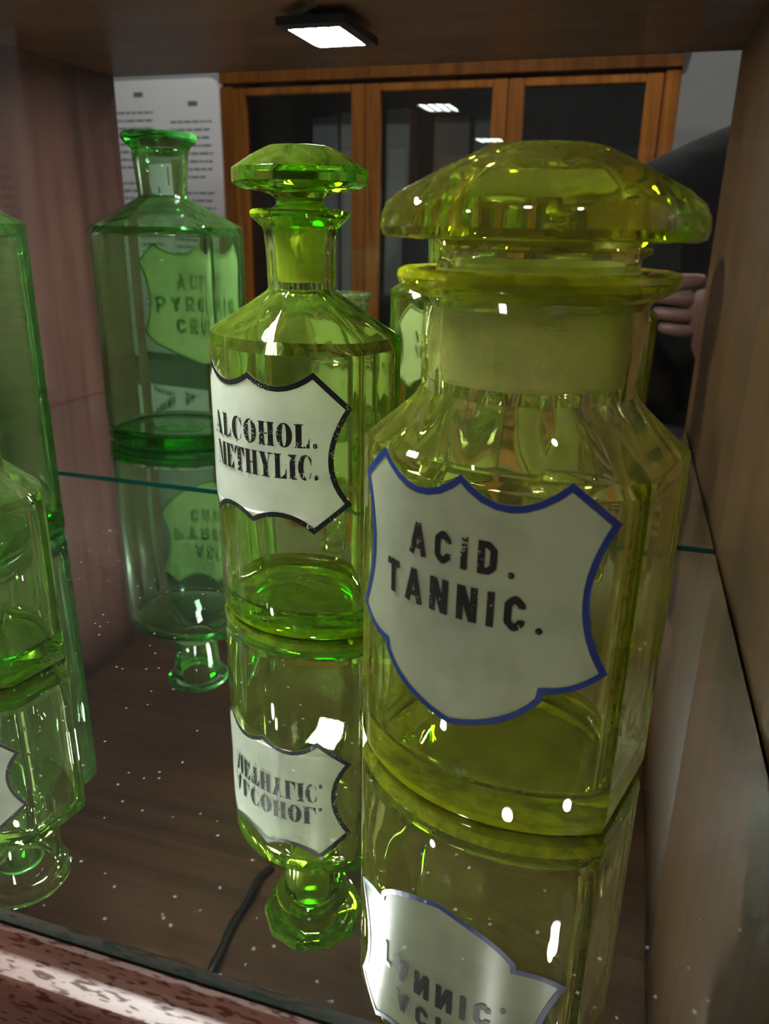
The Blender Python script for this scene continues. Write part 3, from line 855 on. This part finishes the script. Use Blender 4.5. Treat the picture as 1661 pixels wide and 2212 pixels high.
for (a, b) in ((-1.262, -0.823), (-0.821, -0.399), (-0.397, 0.0165)):
    d = bpy.data.objects.new('cabinet_door', None); COL.objects.link(d)
    d.parent = oc
    d.location = ((a + b) / 2 - oc.location.x, YO - oc.location.y, FZ + 0.12 - oc.location.z)
    hw_ = (b - a) / 2
    zt = 0.629 - FZ - 0.12
    sw_ = 0.044
    for nm, dm in (('stile', (-hw_, -hw_ + sw_, -0.016, 0.012, 0, zt)), ('stile', (hw_ - sw_, hw_, -0.016, 0.012, 0, zt)), ('rail', (-hw_ + sw_, hw_ - sw_, -0.016, 0.010, zt - 0.022, zt)), ('rail', (-hw_ + sw_, hw_ - sw_, -0.016, 0.010, 0, 0.08)), ('pane', (-hw_ + sw_ - 0.004, hw_ - sw_ + 0.004, -0.006, -0.002, 0.076, zt - 0.018))):
        box_obj(nm, dm, pane_m if nm == 'pane' else wood_opp, d, 0.0 if nm == 'pane' else 0.003)
for zz in (-0.35, 0.02):
    op('inner_shelf', (-1.285, 0.039, YO - 0.43, YO - 0.03, zz - 0.02, zz), wood_dk)
# contents; the grey and pale boxes are made up for reflections in the glass
def stand(name, label, cat, x, y, z, wd, dp, ht, col, group=None, spine=None):
    t = thing(name, label, cat, (x, y, z), 0, group)
    bm = bmesh.new(); box(bm, -wd / 2, wd / 2, -dp / 2, dp / 2, 0, ht)
    bmesh.ops.bevel(bm, geom=bm.edges[:], offset=0.003, segments=1, affect='EDGES')
    mname = 'card_' + name + '_%d' % len(MATS)
    from_bm('body', bm, plain(mname, col, 0.7, noise=0.1, scale=20), t)
    bm = bmesh.new(); box(bm, -wd * 0.36, wd * 0.36, dp / 2 + 0.0002, dp / 2 + 0.0012, ht * 0.45, ht * 0.8)
    from_bm('title_patch', bm, plain(mname + '_patch', spine or [min(1, c * 1.3) for c in col], 0.7, noise=0.05), t)
    return t
ZS = 0.02
stand('stand_in_box', 'pale grey made-up box for a reflection behind the left door of the opposite cabinet', 'box', -0.985, YO - 0.125, ZS + 0.001, 0.085, 0.10, 0.535, (0.5, 0.5, 0.52))
stand('folder', 'tall dark brown folder behind the left door of the opposite cabinet', 'folder', -1.095, YO - 0.125, ZS + 0.001, 0.085, 0.10, 0.46, (0.05, 0.03, 0.026))
stand('stand_in_box', 'off-white made-up box for a reflection beside the middle door post of the opposite cabinet', 'box', -0.880, YO - 0.125, ZS + 0.001, 0.105, 0.10, 0.545, (0.7, 0.7, 0.66))
stand('stand_in_box', 'cream made-up box for a reflection at the left of the middle door of the opposite cabinet', 'box', -0.745, YO - 0.125, ZS + 0.001, 0.075, 0.10, 0.55, (0.62, 0.62, 0.6))
stand('ledger', 'dark blue ledger at the foot of the middle door', 'book', -0.655, YO - 0.05, ZS + 0.001, 0.115, 0.035, 0.225, (0.012, 0.016, 0.07))
stand('stand_in_box', 'brownish grey made-up box for a reflection in the middle of the opposite cabinet', 'box', -0.575, YO - 0.125, ZS + 0.001, 0.110, 0.10, 0.525, (0.36, 0.31, 0.28))
stand('stand_in_box', 'narrow grey made-up box for a reflection beside the right door post of the opposite cabinet', 'box', -0.475, YO - 0.125, ZS + 0.001, 0.060, 0.10, 0.525, (0.34, 0.33, 0.33))
stand('stand_in_box', 'dim grey made-up box behind the right door of the opposite cabinet', 'box', -0.230, YO - 0.125, ZS + 0.001, 0.140, 0.10, 0.44, (0.2, 0.2, 0.2))
# ------------------------------------------------------------------ the photographer
def skin_mesh(name, joints, edges, mat, parent, root=0, lv=2):
    me = bpy.data.meshes.new(name)
    me.from_pydata([j[:3] for j in joints], edges, [])
    o = bpy.data.objects.new(name, me); COL.objects.link(o)
    me.materials.append(mat)
    md = o.modifiers.new('skin', 'SKIN')
    md.use_smooth_shade = True
    if not me.skin_vertices:
        me.skin_vertices.new()
    for i, j in enumerate(joints):
        sv = me.skin_vertices[0].data[i]
        sv.radius = (j[3], j[4] if len(j) > 4 else j[3])
        sv.use_root = (i == root)
    sd = o.modifiers.new('subsurf', 'SUBSURF'); sd.levels = lv; sd.render_levels = lv
    o.parent = parent
    return o
PX, PY = 0.185, -0.42
person = thing('person', 'person in a dark shirt holding up a phone, seen in the back mirror', 'person', (PX, PY, FZ))
def loc(p):
    return (p[0] - PX, p[1] - PY, p[2] - FZ) + tuple(p[3:])
skin_c = plain('skin', (0.20, 0.088, 0.074), 0.5, noise=0.08, scale=60)
shirt_m = plain('dark_shirt_cloth', (0.006, 0.0065, 0.009), 0.9, noise=0.3, scale=150)
trouser_m = plain('dark_trouser_cloth', (0.010, 0.010, 0.012), 0.9, noise=0.3, scale=120)
hair_m = plain('dark_hair', (0.014, 0.010, 0.008), 0.6, noise=0.4, scale=200)
def camp(a, b, c):
    v = Vector((0, 0, CAMZ)) + rt * a + up * b + fw * c
    return (v.x, v.y, v.z)
wrist_r = camp(0.108, -0.185, -0.012)
wrist_l = camp(-0.070, -0.135, -0.012)
# body: head, neck, trunk, arms, legs in one surface
J = [(0.185, -0.42, -0.03, 0.135, 0.10), (0.185, -0.42, 0.10, 0.125, 0.095), (0.183, -0.415, 0.22, 0.140, 0.10), (0.180, -0.410, 0.325, 0.105, 0.075), (0.212, -0.40, 0.405, 0.052, 0.052),
     (0.212, -0.385, 0.470, 0.060, 0.066), (0.212, -0.385, 0.560, 0.074, 0.090), (0.212, -0.395, 0.640, 0.062, 0.076),
     (0.030, -0.395, 0.290, 0.050), (-0.045, -0.300, 0.080, 0.038), wrist_l + (0.024,),
     (0.335, -0.400, 0.290, 0.050), (0.370, -0.260, 0.060, 0.038), wrist_r + (0.024,),
     (0.095, -0.42, -0.14, 0.085), (0.090, -0.415, -0.52, 0.055), (0.085, -0.43, -0.90, 0.038), (0.080, -0.33, -0.945, 0.030),
     (0.275, -0.42, -0.14, 0.085), (0.280, -0.415, -0.52, 0.055), (0.285, -0.43, -0.90, 0.038), (0.290, -0.33, -0.945, 0.030)]
Ed = [(0, 1), (1, 2), (2, 3), (3, 4), (4, 5), (5, 6), (6, 7), (3, 8), (8, 9), (9, 10), (3, 11), (11, 12), (12, 13), (0, 14), (14, 15), (15, 16), (16, 17), (0, 18), (18, 19), (19, 20), (20, 21)]
skin_mesh('body', [loc(j) for j in J], Ed, skin_c, person)
k = 0.014
def fat(j, g=k):
    return tuple(j[:3]) + tuple(r + g for r in j[3:])
lerp3 = lambda a, b, q: tuple(a[i] * (1 - q) + b[i] * q for i in range(3))
S = [fat(J[0], 0.018), fat(J[1]), fat(J[2]), fat(J[3]), (0.212, -0.402, 0.385, 0.068, 0.066), fat(J[8], 0.018), fat(J[9]), lerp3(J[9], J[10], 0.88) + (0.036,), fat(J[11], 0.018), fat(J[12]), lerp3(J[12], J[13], 0.86) + (0.036,), (0.185, -0.42, -0.12, 0.150, 0.115)]
skin_mesh('shirt', [loc(j) for j in S], [(0, 1), (1, 2), (2, 3), (3, 4), (3, 5), (5, 6), (6, 7), (3, 8), (8, 9), (9, 10), (0, 11)], shirt_m, person)
T = [(0.185, -0.42, -0.09, 0.145, 0.108), fat(J[14]), fat(J[15], 0.022), fat(J[16], 0.022), fat(J[18]), fat(J[19], 0.022), fat(J[20], 0.022)]
skin_mesh('trousers', [loc(j) for j in T], [(0, 1), (1, 2), (2, 3), (0, 4), (4, 5), (5, 6)], trouser_m, person)
for sx in (0.082, 0.288):
    skin_mesh('shoe', [loc(j) for j in ((sx, -0.46, -0.935, 0.044, 0.040), (sx, -0.39, -0.940, 0.044, 0.036), (sx, -0.31, -0.948, 0.040, 0.028))], [(0, 1), (1, 2)], hair_m, person)
skin_mesh('hair', [loc(j) for j in ((0.212, -0.425, 0.555, 0.076, 0.080), (0.212, -0.425, 0.620, 0.080, 0.088), (0.212, -0.405, 0.668, 0.066, 0.078))], [(0, 1), (1, 2)], hair_m, person)
# hands closed on the phone: fingers lie across its back, the thumb on its front
def hand(sgn, palm_a, rows, tips, knuck):
    bm = bmesh.new()
    pts = [camp(palm_a + sgn * 0.008, -0.190, -0.013), camp(palm_a + sgn * 0.002, -0.160, -0.012), camp(palm_a - sgn * 0.002, -0.125, -0.010), camp(palm_a - sgn * 0.008, -0.090, -0.008), camp(palm_a - sgn * 0.010, -0.062, -0.007)]
    tube(bm, pts, [0.025, 0.029, 0.032, 0.030, 0.020], 12)
    for i, b in enumerate(rows):
        ln = tips[i]
        tube(bm, [camp(palm_a - sgn * 0.006, b - 0.004, -0.004), camp(knuck, b, 0.0105), camp(knuck - sgn * ln * 0.45, b + 0.002, 0.0130), camp(knuck - sgn * ln * 0.8, b + 0.003, 0.0118), camp(knuck - sgn * ln, b + 0.003, 0.0100)], [0.0118, 0.0112, 0.0104, 0.0094, 0.0056], 10)
    tube(bm, [camp(palm_a - sgn * 0.004, -0.120, -0.016), camp(palm_a - sgn * 0.016, -0.098, -0.027), camp(palm_a - sgn * 0.036, -0.080, -0.027), camp(palm_a - sgn * 0.050, -0.070, -0.022)], [0.0130, 0.0120, 0.0105, 0.0065], 10)
    for v in bm.verts:
        v.co = Vector(loc(tuple(v.co)))
    o = from_bm('hand', bm, skin_c, person, 70)
    md = o.modifiers.new('subsurf', 'SUBSURF'); md.levels = 1; md.render_levels = 1
    return o
hand(1, 0.098, (-0.058, -0.082, -0.106, -0.128), (0.044, 0.048, 0.046, 0.036), 0.0672)
hand(-1, -0.064, (-0.064, -0.085, -0.105, -0.124), (0.036, 0.040, 0.038, 0.028), -0.030)
# the phone
pc = camp(0.018, -0.055, -0.0075)
phone = thing('smartphone', 'dark smartphone held in both hands of the person in the mirror', 'phone', pc)
phone.rotation_euler = cam.matrix_world.to_euler()
bm = bmesh.new(); box(bm, -0.037, 0.037, -0.078, 0.078, -0.004, 0.004)
bmesh.ops.bevel(bm, geom=[e for e in bm.edges if abs((e.verts[0].co - e.verts[1].co).z) > 0.007], offset=0.009, segments=4, affect='EDGES')
from_bm('case', bm, plain('phone_black', (0.015, 0.015, 0.017), 0.3), phone, 30)
box_obj('screen', (-0.034, 0.034, -0.074, 0.074, 0.0040, 0.0045), plain('phone_screen', (0.02, 0.03, 0.02), 0.1), phone)
bm = bmesh.new()
tube(bm, [(-0.018, 0.055, -0.0040), (-0.018, 0.055, -0.0052)], 0.007, 16)
from_bm('camera_lens', bm, plain('lens_glass', (0.01, 0.01, 0.02), 0.05), phone)
